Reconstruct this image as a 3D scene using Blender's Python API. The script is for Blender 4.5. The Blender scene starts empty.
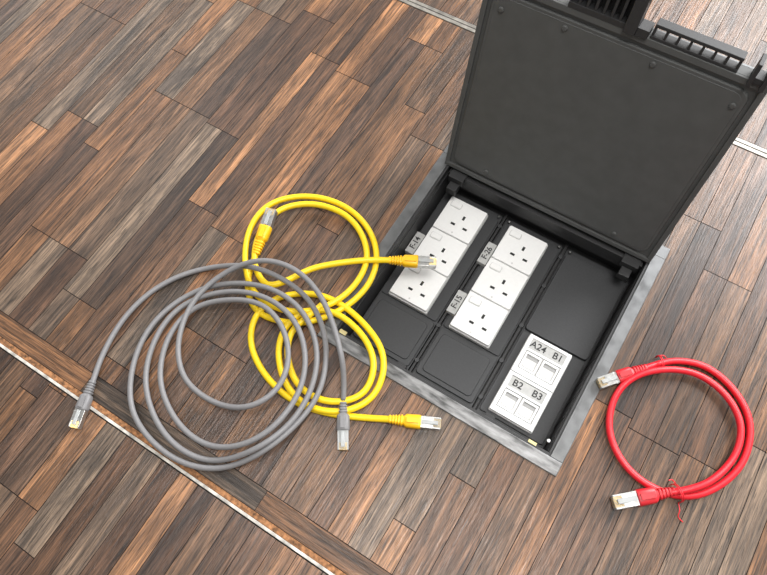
import bpy, math, random
from mathutils import Vector, Matrix
random.seed(31)
scene=bpy.context.scene
scene.view_settings.view_transform='Standard'
scene.view_settings.look='None'
W=0.32; D=0.326
# camera: standing above the floor box, looking steeply down
cam=bpy.data.cameras.new("camera");co=bpy.data.objects.new("camera",cam);scene.collection.objects.link(co)
m=Matrix(((.84931,-.47116,.23810),(.52651,.78870,-.31740),(-.03824,.39493,.91791))).to_4x4();m.translation=Vector((.2324,-.1656,.7572));co.matrix_world=m
cam.sensor_width=36;cam.lens=30.84;cam.clip_start=.01;scene.camera=co

# ---------- materials
def mat(name,col,rough=.5,metal=0,noise=0,nscale=200,bump=0,spec=.5,trans=0,stretch=(1,1,1),rvar=0):
    m=bpy.data.materials.new(name);m.use_nodes=True;nt=m.node_tree;b=nt.nodes["Principled BSDF"]
    b.inputs["Base Color"].default_value=(*col,1);b.inputs["Roughness"].default_value=rough
    b.inputs["Metallic"].default_value=metal;b.inputs["Specular IOR Level"].default_value=spec
    b.inputs["Transmission Weight"].default_value=trans
    tc=nt.nodes.new("ShaderNodeTexCoord");n=nt.nodes.new("ShaderNodeTexNoise");n.inputs["Scale"].default_value=nscale;n.inputs["Detail"].default_value=5
    mp=nt.nodes.new("ShaderNodeMapping");mp.inputs["Scale"].default_value=stretch
    nt.links.new(tc.outputs["Object"],mp.inputs[0]);nt.links.new(mp.outputs[0],n.inputs["Vector"])
    if noise:
        r=nt.nodes.new("ShaderNodeMapRange");r.inputs["From Min"].default_value=.3;r.inputs["From Max"].default_value=.7
        r.inputs["To Min"].default_value=1-noise;r.inputs["To Max"].default_value=1+noise
        mx=nt.nodes.new("ShaderNodeVectorMath");mx.operation='SCALE';mx.inputs[0].default_value=col
        nt.links.new(n.outputs["Fac"],r.inputs["Value"]);nt.links.new(r.outputs[0],mx.inputs["Scale"]);nt.links.new(mx.outputs[0],b.inputs["Base Color"])
    if rvar:
        r=nt.nodes.new("ShaderNodeMapRange");r.inputs["From Min"].default_value=.3;r.inputs["From Max"].default_value=.7
        r.inputs["To Min"].default_value=rough-rvar;r.inputs["To Max"].default_value=rough+rvar
        nt.links.new(n.outputs["Fac"],r.inputs["Value"]);nt.links.new(r.outputs[0],b.inputs["Roughness"])
    if bump:
        bp=nt.nodes.new("ShaderNodeBump");bp.inputs["Strength"].default_value=bump;bp.inputs["Distance"].default_value=.0005
        nt.links.new(n.outputs["Fac"],bp.inputs["Height"]);nt.links.new(bp.outputs[0],b.inputs["Normal"])
    return m
def wood(name,alongx=False):
    m=bpy.data.materials.new(name);m.use_nodes=True;nt=m.node_tree;N=nt.nodes;L=nt.links;b=N["Principled BSDF"]
    tc=N.new("ShaderNodeTexCoord");at=N.new("ShaderNodeAttribute");at.attribute_name="rnd"
    cl=N.new("ShaderNodeAttribute");cl.attribute_name="Col"
    cb=N.new("ShaderNodeCombineXYZ");mu=N.new("ShaderNodeMath");mu.operation='MULTIPLY';mu.inputs[1].default_value=37
    L.new(at.outputs["Fac"],mu.inputs[0]);L.new(mu.outputs[0],cb.inputs["Z"])
    ad=N.new("ShaderNodeVectorMath");ad.operation='ADD';L.new(tc.outputs["Object"],ad.inputs[0]);L.new(cb.outputs[0],ad.inputs[1])
    def noise(sx,sy,det,dist=0,rough=.6):
        mp=N.new("ShaderNodeMapping");mp.inputs["Scale"].default_value=(sy,sx,1) if alongx else (sx,sy,1)
        L.new(ad.outputs[0],mp.inputs[0]);n=N.new("ShaderNodeTexNoise");n.inputs["Scale"].default_value=1
        n.inputs["Detail"].default_value=det;n.inputs["Distortion"].default_value=dist;n.inputs["Roughness"].default_value=rough
        L.new(mp.outputs[0],n.inputs["Vector"]);return n
    def mr(n,a,b_,c,d):
        r=N.new("ShaderNodeMapRange");r.inputs["From Min"].default_value=a;r.inputs["From Max"].default_value=b_
        r.inputs["To Min"].default_value=c;r.inputs["To Max"].default_value=d;L.new(n.outputs[0],r.inputs["Value"]);return r
    def mul(a,b_):
        q=N.new("ShaderNodeMath");q.operation='MULTIPLY';L.new(a.outputs[0],q.inputs[0]);L.new(b_.outputs[0],q.inputs[1]);return q
    n1=noise(48,3.5,5,1.8,.65);n2=noise(420,13,4,.4,.7);n3=noise(800,34,2);n4=noise(9,7,2);n5=noise(190,5,5,1.2,.65)
    f1=mr(n1,.35,.62,0,1);f5=mr(n5,.36,.58,.25,1);f=mul(f1,f5)
    g2=mr(n2,.36,.64,.52,1.38);g3=mr(n3,.54,.64,1.0,.32);g4=mr(n4,.3,.7,.82,1.18)
    g=mul(mul(g2,g3),g4)
    dk=N.new("ShaderNodeVectorMath");dk.operation='MULTIPLY';L.new(cl.outputs["Color"],dk.inputs[0]);dk.inputs[1].default_value=(.46,.44,.44)
    lt=N.new("ShaderNodeVectorMath");lt.operation='MULTIPLY';L.new(cl.outputs["Color"],lt.inputs[0]);lt.inputs[1].default_value=(1.8,1.68,1.52)
    mx=N.new("ShaderNodeMix");mx.data_type='VECTOR';L.new(f.outputs[0],mx.inputs[0]);L.new(dk.outputs[0],mx.inputs[4]);L.new(lt.outputs[0],mx.inputs[5])
    sc=N.new("ShaderNodeVectorMath");sc.operation='SCALE';L.new(mx.outputs[1],sc.inputs[0]);L.new(g.outputs[0],sc.inputs["Scale"])
    L.new(sc.outputs[0],b.inputs["Base Color"])
    rr=mr(n2,.3,.7,.46,.26);L.new(rr.outputs[0],b.inputs["Roughness"]);b.inputs["Specular IOR Level"].default_value=.5
    bp=N.new("ShaderNodeBump");bp.inputs["Strength"].default_value=.4;bp.inputs["Distance"].default_value=.0006
    L.new(g2.outputs[0],bp.inputs["Height"]);L.new(bp.outputs[0],b.inputs["Normal"])
    return m
M_wood=wood("parquet_wood");M_woodx=wood("parquet_wood_border",True)
M_gap=mat("floor_gap",(.006,.004,.003),.95)
M_mdf=mat("raw_board_edge",(.24,.11,.045),.85,noise=.8,nscale=180,bump=.6)
M_strip=mat("dull_metal_strip",(.50,.475,.43),.45,.1,noise=.5,nscale=90)
M_strip2=mat("grey_metal_strip",(.24,.225,.20),.42,.4,noise=.35,nscale=90)
M_frame=mat("worn_aluminium",(.13,.133,.135),.40,.7,noise=.22,nscale=60,bump=.08,rvar=.1)
M_framen=mat("scratched_aluminium",(.17,.17,.17),.42,.6,noise=.7,nscale=110,bump=.15,stretch=(.4,1.6,1),rvar=.12)
M_black=mat("black_plastic",(.022,.022,.023),.5,noise=.15,nscale=400,bump=.1,spec=.4)
M_black2=mat("black_plate",(.033,.034,.036),.5,noise=.12,nscale=500,bump=.15,spec=.45)
M_lid=mat("lid_plastic",(.070,.072,.071),.6,noise=.08,nscale=60,bump=.05,spec=.4)
M_white=mat("white_plastic",(.82,.82,.81),.4,noise=.02)
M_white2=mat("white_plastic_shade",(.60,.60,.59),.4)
M_port=mat("grey_port",(.36,.36,.36),.4)
M_slot=mat("socket_slot",(.01,.01,.01),.7)
M_label=mat("label_tape",(.42,.42,.41),.5,noise=.1)
M_txt=mat("label_ink",(.02,.02,.02),.6)
M_steel=mat("steel",(.45,.45,.44),.28,.9,noise=.2)
M_gold=mat("gold_contacts",(.75,.5,.15),.3,1)
M_gray=mat("grey_pvc",(.19,.187,.192),.45,noise=.06,nscale=300)
M_yel=mat("yellow_pvc",(.86,.60,.008),.4,noise=.05,nscale=300)
M_yelb=mat("yellow_boot",(.88,.50,.006),.4)
M_red=mat("red_pvc",(.64,.010,.022),.38,noise=.05,nscale=300)
M_redb=mat("red_boot",(.50,.012,.02),.4)
M_clear=mat("clear_plug",(.66,.68,.68),.12,trans=.5)
M_tag=mat("yellow_tag",(.6,.52,.25),.6)

# ---------- mesh builder
class MB:
    def __init__(s): s.v=[];s.f=[];s.m=[];s.sm=[];s.mats=[]
    def mi(s,m):
        if m not in s.mats:s.mats.append(m)
        return s.mats.index(m)
    def add(s,vs,fs,m,T=None,smooth=False):
        b=len(s.v)
        for q in vs:
            q=Vector(q); s.v.append(tuple(T@q) if T else tuple(q))
        i=s.mi(m)
        for f in fs: s.f.append([b+k for k in f]);s.m.append(i);s.sm.append(smooth)
    def box(s,x0,x1,y0,y1,z0,z1,m,T=None):
        s.add([(x0,y0,z0),(x1,y0,z0),(x1,y1,z0),(x0,y1,z0),(x0,y0,z1),(x1,y0,z1),(x1,y1,z1),(x0,y1,z1)],
          [(0,3,2,1),(4,5,6,7),(0,1,5,4),(1,2,6,5),(2,3,7,6),(3,0,4,7)],m,T)
    def rbox(s,x0,x1,y0,y1,z0,z1,r,m,T=None,seg=6,inset=0):
        P=[]
        for cx_,cy_,a0 in ((x1-r,y1-r,0),(x0+r,y1-r,90),(x0+r,y0+r,180),(x1-r,y0+r,270)):
            for k in range(seg+1):
                a=math.radians(a0+90*k/seg);P.append((cx_+r*math.cos(a),cy_+r*math.sin(a)))
        n=len(P);mx,my=(x0+x1)/2,(y0+y1)/2
        def ins(p):
            sx=1-2*inset/(x1-x0);sy=1-2*inset/(y1-y0)
            return (mx+(p[0]-mx)*sx,my+(p[1]-my)*sy)
        vs=[(*p,z0) for p in P]+[(*ins(p),z1) for p in P]
        fs=[[k,(k+1)%n,n+(k+1)%n,n+k] for k in range(n)]+[list(range(n,2*n)),list(range(n-1,-1,-1))]
        s.add(vs,fs,m,T)
    def ring(s,o,i,z0,z1,m,T=None,mn=None):
        (a0,a1,b0,b1)=o;(c0,c1,d0,d1)=i
        s.box(a0,a1,b0,d0,z0,z1,mn or m,T);s.box(a0,a1,d1,b1,z0,z1,m,T);s.box(a0,c0,d0,d1,z0,z1,m,T);s.box(c1,a1,d0,d1,z0,z1,m,T)
    def cyl(s,x,y,z0,z1,r,m,T=None,n=20,r2=None):
        r2=r if r2 is None else r2
        vs=[(x+r*math.cos(2*math.pi*k/n),y+r*math.sin(2*math.pi*k/n),z0) for k in range(n)]+[(x+r2*math.cos(2*math.pi*k/n),y+r2*math.sin(2*math.pi*k/n),z1) for k in range(n)]
        s.add(vs,[[k,(k+1)%n,n+(k+1)%n,n+k] for k in range(n)]+[list(range(n,2*n)),list(range(n-1,-1,-1))],m,T)
    def loft(s,secs,m,T=None,n=20,e=3.0):
        vs=[]
        for (a,hw,hh) in secs:
            for k in range(n):
                t=2*math.pi*k/n;c,sn=math.cos(t),math.sin(t)
                vs.append((a,hw*math.copysign(abs(c)**(2/e),c),hh*math.copysign(abs(sn)**(2/e),sn)))
        fs=[]
        for j in range(len(secs)-1):
            for k in range(n): fs.append([j*n+k,j*n+(k+1)%n,(j+1)*n+(k+1)%n,(j+1)*n+k])
        q=(len(secs)-1)*n;fs+= [list(range(n-1,-1,-1)),list(range(q,q+n))]
        s.add(vs,fs,m,T,True)
    def tube(s,pts,r,m,n=12,sub=8,sm=8):
        P=[Vector(p) for p in pts];Q=[P[0]*2-P[1]]+P+[P[-1]*2-P[-2]];S=[]
        for i in range(1,len(Q)-2):
            p0,p1,p2,p3=Q[i-1:i+3]
            for k in range(sub):
                t=k/sub
                S.append(.5*((2*p1)+(p2-p0)*t+(2*p0-5*p1+4*p2-p3)*t*t+(3*p1-p0-3*p2+p3)*t**3))
        S.append(P[-1])
        for _ in range(sm):
            S=[S[0]]+[(S[i-1]+S[i]*2+S[i+1])/4 for i in range(1,len(S)-1)]+[S[-1]]
        vs=[]
        for i,p in enumerate(S):
            t=(S[min(i+1,len(S)-1)]-S[max(i-1,0)]).normalized()
            u=Vector((0,0,1)).cross(t)
            u=u.normalized() if u.length>1e-4 else Vector((1,0,0))
            w=t.cross(u)
            for k in range(n):
                a=2*math.pi*k/n;vs.append(p+(u*math.cos(a)+w*math.sin(a))*r)
        fs=[[i*n+k,i*n+(k+1)%n,(i+1)*n+(k+1)%n,(i+1)*n+k] for i in range(len(S)-1) for k in range(n)]
        q=(len(S)-1)*n;fs+= [list(range(n-1,-1,-1)),list(range(q,q+n))]
        s.add(vs,fs,m,None,True)
    def obj(s,name,parent=None,bevel=0):
        me=bpy.data.meshes.new(name);me.from_pydata(s.v,[],s.f)
        for m in s.mats: me.materials.append(m)
        me.polygons.foreach_set("material_index",s.m);me.polygons.foreach_set("use_smooth",s.sm);me.update()
        o=bpy.data.objects.new(name,me);scene.collection.objects.link(o)
        if parent:o.parent=parent
        if bevel:
            b=o.modifiers.new("bevel",'BEVEL');b.width=bevel;b.segments=2;b.limit_method='ANGLE';b.angle_limit=math.radians(50)
        return o
def empty(name,loc=(0,0,0)):
    e=bpy.data.objects.new(name,None);e.empty_display_size=.05;scene.collection.objects.link(e);return e
def text(name,body,size,loc,rot,parent,m=None):
    c=bpy.data.curves.new(name,'FONT');c.body=body;c.size=size;c.align_x='CENTER';c.align_y='CENTER';c.extrude=.00015;c.offset=.0002
    o=bpy.data.objects.new(name,c);scene.collection.objects.link(o)
    o.location=loc;o.rotation_euler=(0,0,rot);c.materials.append(m or M_txt);o.parent=parent;return o

# ---------- floor
pal=[(.045,.026,.018),(.062,.035,.023),(.085,.046,.028),(.115,.060,.032),(.155,.078,.038),(.195,.098,.047),(.24,.125,.062),(.090,.066,.050),(.13,.098,.074),(.105,.062,.038),(.13,.068,.035),(.075,.043,.029),(.10,.055,.032)]
hole=(.004,W-.004,.004,D-.004)
fv=[];ff=[];fm=[];fc=[];fr=[]
def rects(x0,x1,y0,y1,h):
    a,b,c,d=h
    if x1<=a or x0>=b or y1<=c or y0>=d:return [(x0,x1,y0,y1)]
    out=[]
    if x0<a: out.append((x0,a,y0,y1));x0=a
    if x1>b: out.append((b,x1,y0,y1));x1=b
    if y0<c: out.append((x0,x1,y0,c))
    if y1>d: out.append((x0,x1,d,y1))
    return out
def frect(x0,x1,y0,y1,z,mi,col,rnd):
    for (a,b,c,d) in rects(x0,x1,y0,y1,hole):
        k=len(fv);fv.extend([(a,c,z),(b,c,z),(b,d,z),(a,d,z)]);ff.append((k,k+1,k+2,k+3));fm.append(mi);fc.append(col);fr.append(rnd)
def pick():
    c=random.choice(pal);s=random.uniform(.85,1.25);return tuple(v*s for v in c)
def field(x0,x1,y0,y1):
    x=x0
    while x<x1:
        n=random.choice([1,1,2,2,3]);wd=random.uniform(.025,.034)
        y=y0-random.uniform(0,.3)
        while y<y1:
            l=random.uniform(.18,.32);base=pick()
            for k in range(n):
                a=x+k*wd;b=a+wd;q=pick();c=tuple(.15*u+.85*v for u,v in zip(base,q))
                yy0=max(y,y0);yy1=min(y+l,y1)
                if yy1-yy0>.002 and a<x1: frect(a+.0004,min(b,x1)-.0004,yy0+.0005,yy1-.0005,0,0,c,random.random())
            y+=l
        x+=n*wd
ys1=-.212;yb=-.180;ys2=.524
XA,XB=-1.5,1.5
field(XA,XB,-1.2,ys1-.004);field(XA,XB,yb,ys2-.006);field(XA,XB,ys2+.008,1.8)
x=XA
while x<XB:
    l=random.uniform(.18,.3);c=pick();frect(x+.0003,x+l-.0003,-.2045,yb-.0004,0,1,tuple(.8*v for v in c),random.random());x+=l
for r in rects(XA,XB,-1.2,1.8,hole):
    k=len(fv);a,b,c,d=r;fv.extend([(a,c,-.0009),(b,c,-.0009),(b,d,-.0009),(a,d,-.0009)]);ff.append((k,k+1,k+2,k+3));fm.append(2);fc.append((.01,.01,.01));fr.append(0)
me=bpy.data.meshes.new("floor");me.from_pydata(fv,[],ff)
for q in (M_wood,M_woodx,M_gap):me.materials.append(q)
me.polygons.foreach_set("material_index",fm)
ca=me.color_attributes.new("Col",'FLOAT_COLOR','CORNER');buf=[]
for c in fc: buf+= [*c,1]*4
ca.data.foreach_set("color",buf)
ra=me.attributes.new("rnd",'FLOAT','FACE');ra.data.foreach_set("value",fr);me.update()
floor=bpy.data.objects.new("floor",me);scene.collection.objects.link(floor)
b=MB();b.box(XA,XB,ys1-.0030,ys1+.0003,-.0009,.0012,M_strip);b.obj("trim_1",bevel=.0004)
b=MB();b.box(XA,XB,ys1+.0006,-.2052,-.0009,-.0001,M_mdf);b.obj("trim_2")
b=MB();b.box(XA,XB,ys2-.006,ys2,-.0009,.0012,M_strip2);b.box(XA,XB,ys2+.0012,ys2+.007,-.0009,.0012,M_strip2);b.obj("trim_3",bevel=.0004)

# ---------- floor box
fb=empty("floor_socket_box")
b=MB()
b.ring((0,W,0,D),(.0155,W-.0155,.0165,D-.017),-.002,.0022,M_frame,mn=M_framen)
b.obj("metal_frame",fb,.0008)
b=MB()
b.ring((.0155,W-.0155,.0165,D-.017),(.0185,W-.0185,.0200,D-.0205),-.012,.0010,M_black)
b.ring((.0045,W-.0045,.0045,D-.0045),(.0195,W-.0195,.0225,D-.024),-.085,-.012,M_black)
b.box(.0045,W-.0045,.0045,D-.0045,-.088,-.085,M_black)
for k in range(9):
    b.box(W-.0205,W-.0195,.04+k*.028,.043+k*.028,-.08,-.013,M_black)
for x in (.10,.22): b.box(x,x+.012,.0215,.0265,-.03,-.010,M_black)
b.obj("box_body",fb,.0005)
b=MB()
bays=[(.0205,.1095),(.1155,.2015),(.2075,.2985)]
b.box(.0197,.3003,.0227,.302,-.066,-.0595,M_black)
for i,(a,c) in enumerate(bays):
    b.rbox(a,c,.0255,.293,-.0595,-.0535,.004,M_black2,inset=.0005)
    for yy in (.0305,.288):
        for xx in (a+.005,c-.005):
            b.cyl(xx,yy,-.0535,-.0505,.0026,M_black,n=14)
            b.cyl(xx,yy,-.0505,-.0500,.0014,M_steel,n=12)
    if i<2:
        b.rbox(a+.002,c-.002,.036,.1055,-.0535,-.0505,.004,M_black2,inset=.0006)
        b.rbox(a+.008,c-.008,.042,.099,-.0505,-.0492,.005,M_black2,inset=.0006)
        b.rbox(a+.002,c-.002,.1075,.283,-.0535,-.0515,.003,M_black2,inset=.0006)
    else:
        b.rbox(a+.002,c-.002,.158,.283,-.0535,-.0485,.004,M_black2,inset=.0008)
        b.rbox(a+.002,c-.002,.036,.156,-.0535,-.0515,.003,M_black2,inset=.0006)
for xm in (.1125,.2045):
    b.box(xm-.0015,xm+.0015,.024,.298,-.060,-.051,M_black)
    for yy in (.05,.105,.16,.225,.275): b.cyl(xm,yy,-.051,-.0495,.003,M_black2,n=14)
b.obj("module_tray",fb,.0004)
b=MB()
b.box(.0205,.030,.0175,.0225,-.001,.0018,M_tag);b.box(.276,.286,.0185,.0220,-.001,.0018,M_tag)
b.cyl(.2965,.034,-.012,-.008,.0022,M_steel,n=12)
b.obj("latch_tags",fb,.0002)
# lid
th=1.8239;ll=.266
vd=Vector((0,-math.cos(th),math.sin(th)));nd=Vector((1,0,0)).cross(vd)
T=Matrix(((1,vd.x,nd.x,0),(0,vd.y,nd.y,.297),(0,vd.z,nd.z,.001),(0,0,0,1)))
u0,u1=.0110,.3050
b=MB()
b.rbox(u0,u1,0,ll,-.016,0,.004,M_lid,T)
b.ring((u0,u1,.0,ll),(u0+.006,u1-.006,.006,ll-.007),0,.0035,M_lid,T)
b.rbox(u0+.010,u1-.010,.010,ll-.012,0,.0030,.012,M_lid,T,inset=.001,seg=8)
b.rbox(u0+.014,u1-.014,.014,ll-.016,.003,.0036,.011,M_lid,T,inset=.0006,seg=8)
for uu,vv in ((.105,ll-.022),(.20,ll-.022),(.285,ll-.03),(.034,ll-.03),(.25,.02),(.07,.02)):
    b.cyl(uu,vv,.0036,.0056,.0036,M_lid,T,r2=.0026);
b.box(u0,u1,0,ll,-.020,-.016,M_frame,T)
b.obj("lid",fb,.0006)
b=MB()
b.box(.186,.272,ll+.012,ll+.0155,-.012,.002,M_black,T)
b.box(.186,.272,ll-.001,ll+.003,-.012,.002,M_black,T)
for k in range(8): b.box(.186+k*.0119,.1885+k*.0119,ll,ll+.014,-.010,.001,M_black,T)
b.box(.100,.172,ll,ll+.006,-.012,.004,M_black,T);b.box(.100,.172,ll+.030,ll+.036,-.012,.004,M_black,T)
b.box(.100,.172,ll,ll+.036,-.013,-.009,M_black,T)
for k in range(9): b.box(.100+k*.0086,.103+k*.0086,ll+.004,ll+.034,-.012,.003,M_black,T)
b.box(.160,.172,ll-.001,ll+.05,-.014,.008,M_black,T)
b.box(.172,.184,ll-.001,ll+.008,-.014,.006,M_black,T)
b.box(.040,.085,ll,ll+.012,-.012,.002,M_black,T)
b.box(.284,.288,ll-.004,ll+.020,-.012,.010,M_black,T);b.box(.296,.3005,ll-.004,ll+.020,-.012,.010,M_black,T)
b.box(.284,.3005,ll-.001,ll+.005,-.012,.006,M_black,T)
b.obj("cable_outlet_flap",fb,.0005)
b=MB()
for a in (.024,.274):
    b.box(a,a+.022,.282,.300,-.014,-.002,M_black);b.box(a+.004,a+.018,.270,.284,-.024,-.012,M_black)
b.box(.0205,.2995,.290,.3045,-.03,-.006,M_black)
b.obj("hinge_arms",fb,.0005)

# ---------- socket strips
def strip(x0):
    e=empty("power_socket_strip")
    x1=x0+.0574;y0=.1092;h=.1701/3
    b=MB();b.rbox(x0-.0005,x1+.0005,y0-.0005,y0+.1706,-.0515,-.0455,.002,M_white2)
    for k in range(3):
        a=y0+k*h
        b.rbox(x0,x1,a+.0003,a+h-.0003,-.0455,-.0400,.002,M_white,inset=.0008)
    b.obj("housing",e,.0003)
    b=MB()
    for k in range(3):
        a=y0+k*h;cx_=x0+.0574*.56;cy_=a+h*.40
        b.rbox(x0+.005,x0+.0215,a+h-.0160,a+h-.0070,-.0400,-.0388,.002,M_white2)
        b.rbox(x0+.006,x0+.0205,a+h-.0152,a+h-.0078,-.0388,-.0376,.0018,M_white)
        b.box(cx_-.0017,cx_+.0017,cy_+.0060,cy_+.0125,-.0405,-.03985,M_slot)
        for s in (-1,1): b.box(cx_+s*.0092-.0032,cx_+s*.0092+.0032,cy_-.0068,cy_-.0035,-.0405,-.03985,M_slot)
        b.cyl(x0+.0574*.5,a+h*.09,-.0402,-.0396,.0013,M_white2,n=12)
    b.obj("outlets",e)
    return e
s1=strip(.0341);s2=strip(.1254)
def lab(x,y,w,h,body,rot,parent,size,z=-.0440):
    b=MB();b.box(x-w/2,x+w/2,y-h/2,y+h/2,-.0515,z+.0006,M_label);b.obj("label_"+body.lower().replace("-",""),parent,.0003)
    text("text_"+body.lower().replace("-",""),body,size,(x,y,z+.0008),rot,parent)
lab(.0268,.190,.0125,.034,"F-14",math.pi/2,s1,.0108)
lab(.1180,.226,.0125,.034,"F-26",math.pi/2,s2,.0108)
lab(.1180,.143,.0125,.034,"F-15",math.pi/2,s2,.0108)
e=empty("network_outlet_module")
b=MB();X0,X1=.2205,.2775
b.rbox(X0-.001,X1+.001,.040,.1535,-.0515,-.0455,.002,M_white2)
for (a,c) in ((.041,.0965),(.0975,.1525)):
    b.ring((X0,X1,a,c),(X0+.005,X1-.005,a+.007,c-.004),-.0455,-.0400,M_white)
    b.box(X0+.005,X1-.005,a+.033,a+.036,-.0455,-.0400,M_white)
    for s in (0,1):
        jx0=X0+.006+s*.0235;jx1=jx0+.0215
        b.ring((jx0,jx1,a+.008,a+.032),(jx0+.0025,jx1-.0025,a+.0105,a+.029),-.0455,-.0405,M_white)
        b.box(jx0+.0025,jx1-.0025,a+.0105,a+.029,-.0455,-.0435,M_white2)
        b.box(jx0+.004,jx1-.004,a+.012,a+.0165,-.0435,-.0418,M_white)
        b.box(jx0+.0028,jx1-.0028,a+.0245,a+.0288,-.0435,-.0429,M_port)
b.obj("faceplate",e,.0003)
b=MB()
for a in (.041,.0975): b.box(X0+.005,X1-.005,a+.036,a+.051,-.0455,-.0412,M_label)
b.obj("label_holders",e,.0002)
text("text_a24","A24",.0125,(X0+.016,.0975+.0435,-.0410),0,e);text("text_b1","B1",.0125,(X0+.0425,.0975+.0435,-.0410),0,e)
text("text_b2","B2",.0125,(X0+.016,.041+.0435,-.0410),0,e);text("text_b3","B3",.0125,(X0+.0425,.041+.0435,-.0410),0,e)

# ---------- cables: floor positions in mm from the box corner, stored as xxxyyy with +500 offset
def dec(s): return [((int(s[i:i+3])-500)/1000,(int(s[i+3:i+6])-500)/1000) for i in range(0,len(s),6)]
def zl(i,n,a,b_): return a+(b_-a)*i/(n-1)
def plug(b,rear,tip,mboot,mplug,r=.0037):
    rear=Vector(rear);tip=Vector(tip);L=(tip-rear).length;a=(tip-rear).normalized()
    s=Vector((0,0,1)).cross(a).normalized();c=a.cross(s)
    T=Matrix(((a.x,s.x,c.x,rear.x),(a.y,s.y,c.y,rear.y),(a.z,s.z,c.z,rear.z),(0,0,0,1)))
    k=L/.054
    secs=[(-.004,r*1.05,r*1.05)]
    x=-.003
    for q in range(5):
        w=r*(1.05+.09*q);secs+= [(x*k,w*1.14,w*1.1),((x+.0018)*k,w*1.14,w*1.1),((x+.0022)*k,w*.88,w*.9),((x+.0030)*k,w*.88,w*.9)];x+=.0032
    secs+= [(.014*k,.0060*k,.0054*k),(.016*k,.0073*k,.0062*k),(.030*k,.0077*k,.0066*k),(.032*k,.0073*k,.0062*k)]
    b.loft(secs,mboot,T,n=24,e=3.2)
    b.box(.016*k,.030*k,-.0028*k,.0028*k,.0058*k,.0080*k,mboot,T)
    hw=.0062*k
    b.box(.031*k,.054*k,-hw,hw,-.0046*k,.0036*k,M_clear,T)
    if mplug is not M_clear:
        b.box(.031*k,.046*k,-hw-.0003,hw+.0003,-.0049*k,.0039*k,mplug,T)
        b.box(.046*k,.0535*k,-hw-.0003,-hw+.0015,-.0049*k,.0039*k,mplug,T);b.box(.046*k,.0535*k,hw-.0015,hw+.0003,-.0049*k,.0039*k,mplug,T)
        b.box(.0345*k,.0365*k,-hw-.0006,hw+.0006,-.0052*k,.0042*k,mplug,T)
    b.box(.033*k,.050*k,-.0022*k,.0022*k,.0046*k,.0057*k,M_clear,T)
    b.box(.049*k,.051*k,-.0022*k,.0022*k,.0034*k,.0056*k,M_clear,T)
    for q in range(8):
        y=(-.0042+q*.0012)*k;b.box(.046*k,.0544*k,y-.0003,y+.0003,.0032*k,.0038*k,M_gold,T)
        b.box(.0535*k,.0544*k,y-.0003,y+.0003,-.0045*k,.0005*k,M_gold,T)
YA=dec("375551383521401496431486475501508540520586507628472657426666379652346618345575369532406503452504487528506567503611476641439654396645365616362576381537413519433538450567481595506614528630")
YB=dec("633459605445568428525418479425440447422482435519475545522546570530594504600469582439547422510427479451464483473516505534549527580505590472576448548434515437487459475485480509487533")
G=dec("305309290345282390287435306475337508386526435533481524522493547447549404535355503315460295409295363314331358320409335461374497427514476510518481540438542392525348488315446305399317356351335404342451383488434501480493515463532423529377506342468324423328377355352401355448394479437490475477502448509412490380447367401372366405350456365505401537447547497530546490564466574448")
RD=dec("851660876688911702947693976668986628977590952556915543878549848574837612845644872671907687943680969656975620962581944559928546")
n=len(YA);zs=[zl(i,n,.0045,.018) for i in range(n)];zs[0]=.014;zs[1]=.009;zs[-1]=.010;zs[-2]=.016
e=empty("yellow_ethernet_cable");b=MB();b.tube([(*p,z) for p,z in zip(YA,zs)],.0039,M_yel);b.obj("cable",e)
b=MB();plug(b,(-.124,.051,.016),(-.139,.107,.024),M_yelb,M_steel,r=.0039);plug(b,(.028,.130,.010),(.077,.156,.0085),M_yelb,M_steel,r=.0039);b.obj("connectors",e,.0003)
n=len(YB);zs=[zl(i,n,.0045,.014) for i in range(n)];zs[0]=.0085
e=empty("yellow_ethernet_cable");b=MB();b.tube([(*p,z) for p,z in zip(YB,zs)],.0039,M_yel);b.obj("cable",e)
b=MB();plug(b,(.133,-.041,.0085),(.183,-.017,.0085),M_yelb,M_steel,r=.0039);b.obj("connectors",e,.0003)
# grey cable: rests on the floor, lifted (mm) where it lies across the yellow coils
lift=[0,0,0,0,0,0,22,22,22,22,22,22,22,6,0,0,0,0,0,0,9,22,22,22,22,22,22,0,0,0,0,0,0,9,22,22,22,22,22,14,0,0,0,0,0,11,22,22,22,22,19,0,0,0,0,7,22,22,22,22,0,0]
n=len(G);zs=[zl(i,n,.004,.022)+lift[i]/1000 for i in range(n)]
zs[0]=.006;zs[-1]=.014;zs[-2]=.024
e=empty("gray_ethernet_cable");b=MB();b.tube([(*p,z) for p,z in zip(G,zs)],.0033,M_gray);b.obj("cable",e)
b=MB();plug(b,(-.195,-.191,.0065),(-.177,-.241,.0065),M_gray,M_steel,r=.0033);plug(b,(.075,-.054,.012),(.104,-.099,.008),M_gray,M_clear,r=.0033);b.obj("connectors",e,.0003)
n=len(RD);zs=[zl(i,n,.0045,.010) for i in range(n)];zs[0]=.0095;zs[1]=.006
for k,zz in ((-1,.0095),(-2,.013),(-3,.0135),(12,.0135),(13,.0135)): zs[k]=zz
e=empty("red_ethernet_cable");b=MB();b.tube([(*p,z) for p,z in zip(RD,zs)],.0039,M_red);b.obj("cable",e)
b=MB();plug(b,(.351,.160,.010),(.315,.118,.0085),M_redb,M_steel,r=.0039);plug(b,(.430,.048,.0095),(.383,.006,.0085),M_redb,M_steel,r=.0039);b.obj("connectors",e,.0003)
b=MB()
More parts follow.
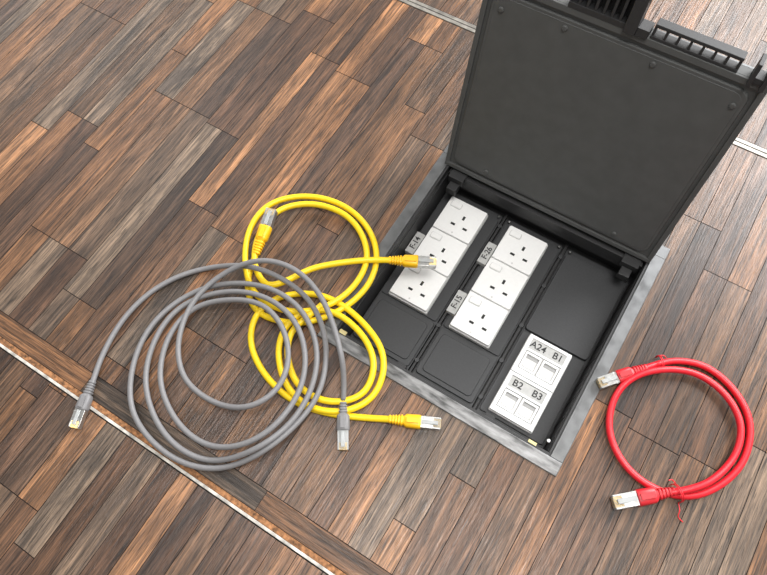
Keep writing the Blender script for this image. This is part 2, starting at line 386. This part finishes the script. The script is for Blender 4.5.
def tie(c,d,w,h):
    c=Vector(c);d=Vector(d).normalized()
    for o in (0,.0018):
        t=Vector((-d.y,d.x,0))*o
        q=[c-d*w+t+Vector((0,0,.0015)),c-d*w+t+Vector((0,0,h*.6)),c-d*w*.5+t+Vector((0,0,h)),c+d*w*.5+t+Vector((0,0,h)),c+d*w+t+Vector((0,0,h*.6)),c+d*w+t+Vector((0,0,.0015))]
        b.tube(q,.0006,M_red,n=6,sm=2)
tie((.366,.178,0),(-.6,.75,0),.009,.0150);tie((.436,.050,0),(.75,-.65,0),.0095,.0195)
b.tube([(.443,.043,.004),(.447,.036,.005),(.448,.030,.003),(.455,.028,.0015)],.0006,M_red,n=6)
b.tube([(.429,.057,.017),(.424,.058,.019),(.421,.055,.020)],.0006,M_red,n=6)
b.tube([(.361,.186,.004),(.365,.190,.004),(.370,.190,.002)],.0006,M_red,n=6)
b.obj("twist_ties",e)

# ---------- light
w=bpy.data.worlds.new("world");scene.world=w;w.use_nodes=True;nt=w.node_tree;bg=nt.nodes["Background"]
tc=nt.nodes.new("ShaderNodeTexCoord");sp=nt.nodes.new("ShaderNodeSeparateXYZ");nt.links.new(tc.outputs["Generated"],sp.inputs[0])
r=nt.nodes.new("ShaderNodeMapRange");r.inputs["From Min"].default_value=-.6;r.inputs["From Max"].default_value=1;r.inputs["To Min"].default_value=.42;r.inputs["To Max"].default_value=1.1
nt.links.new(sp.outputs["Y"],r.inputs["Value"]);nt.links.new(r.outputs[0],bg.inputs["Strength"]);bg.inputs["Color"].default_value=(1,.98,.95,1)
def area(name,loc,tgt,sx,sy,p,col=(1,1,1)):
    l=bpy.data.lights.new(name,'AREA');l.shape='RECTANGLE';l.size=sx;l.size_y=sy;l.energy=p;l.color=col
    o=bpy.data.objects.new(name,l);scene.collection.objects.link(o);o.location=loc
    o.rotation_euler=(Vector(tgt)-Vector(loc)).to_track_quat('-Z','Y').to_euler();return o
area("window_light",(1.2,2.6,1.9),(.3,.3,0),2.2,1.6,190,(.99,.99,1))
area("window_light_side",(-3.0,1.4,2.2),(-.2,.2,0),1.6,1.8,26,(1,.99,.98))
area("ceiling_light",(.5,-.1,2.5),(.1,.1,0),.9,.9,45,(1,.98,.95))
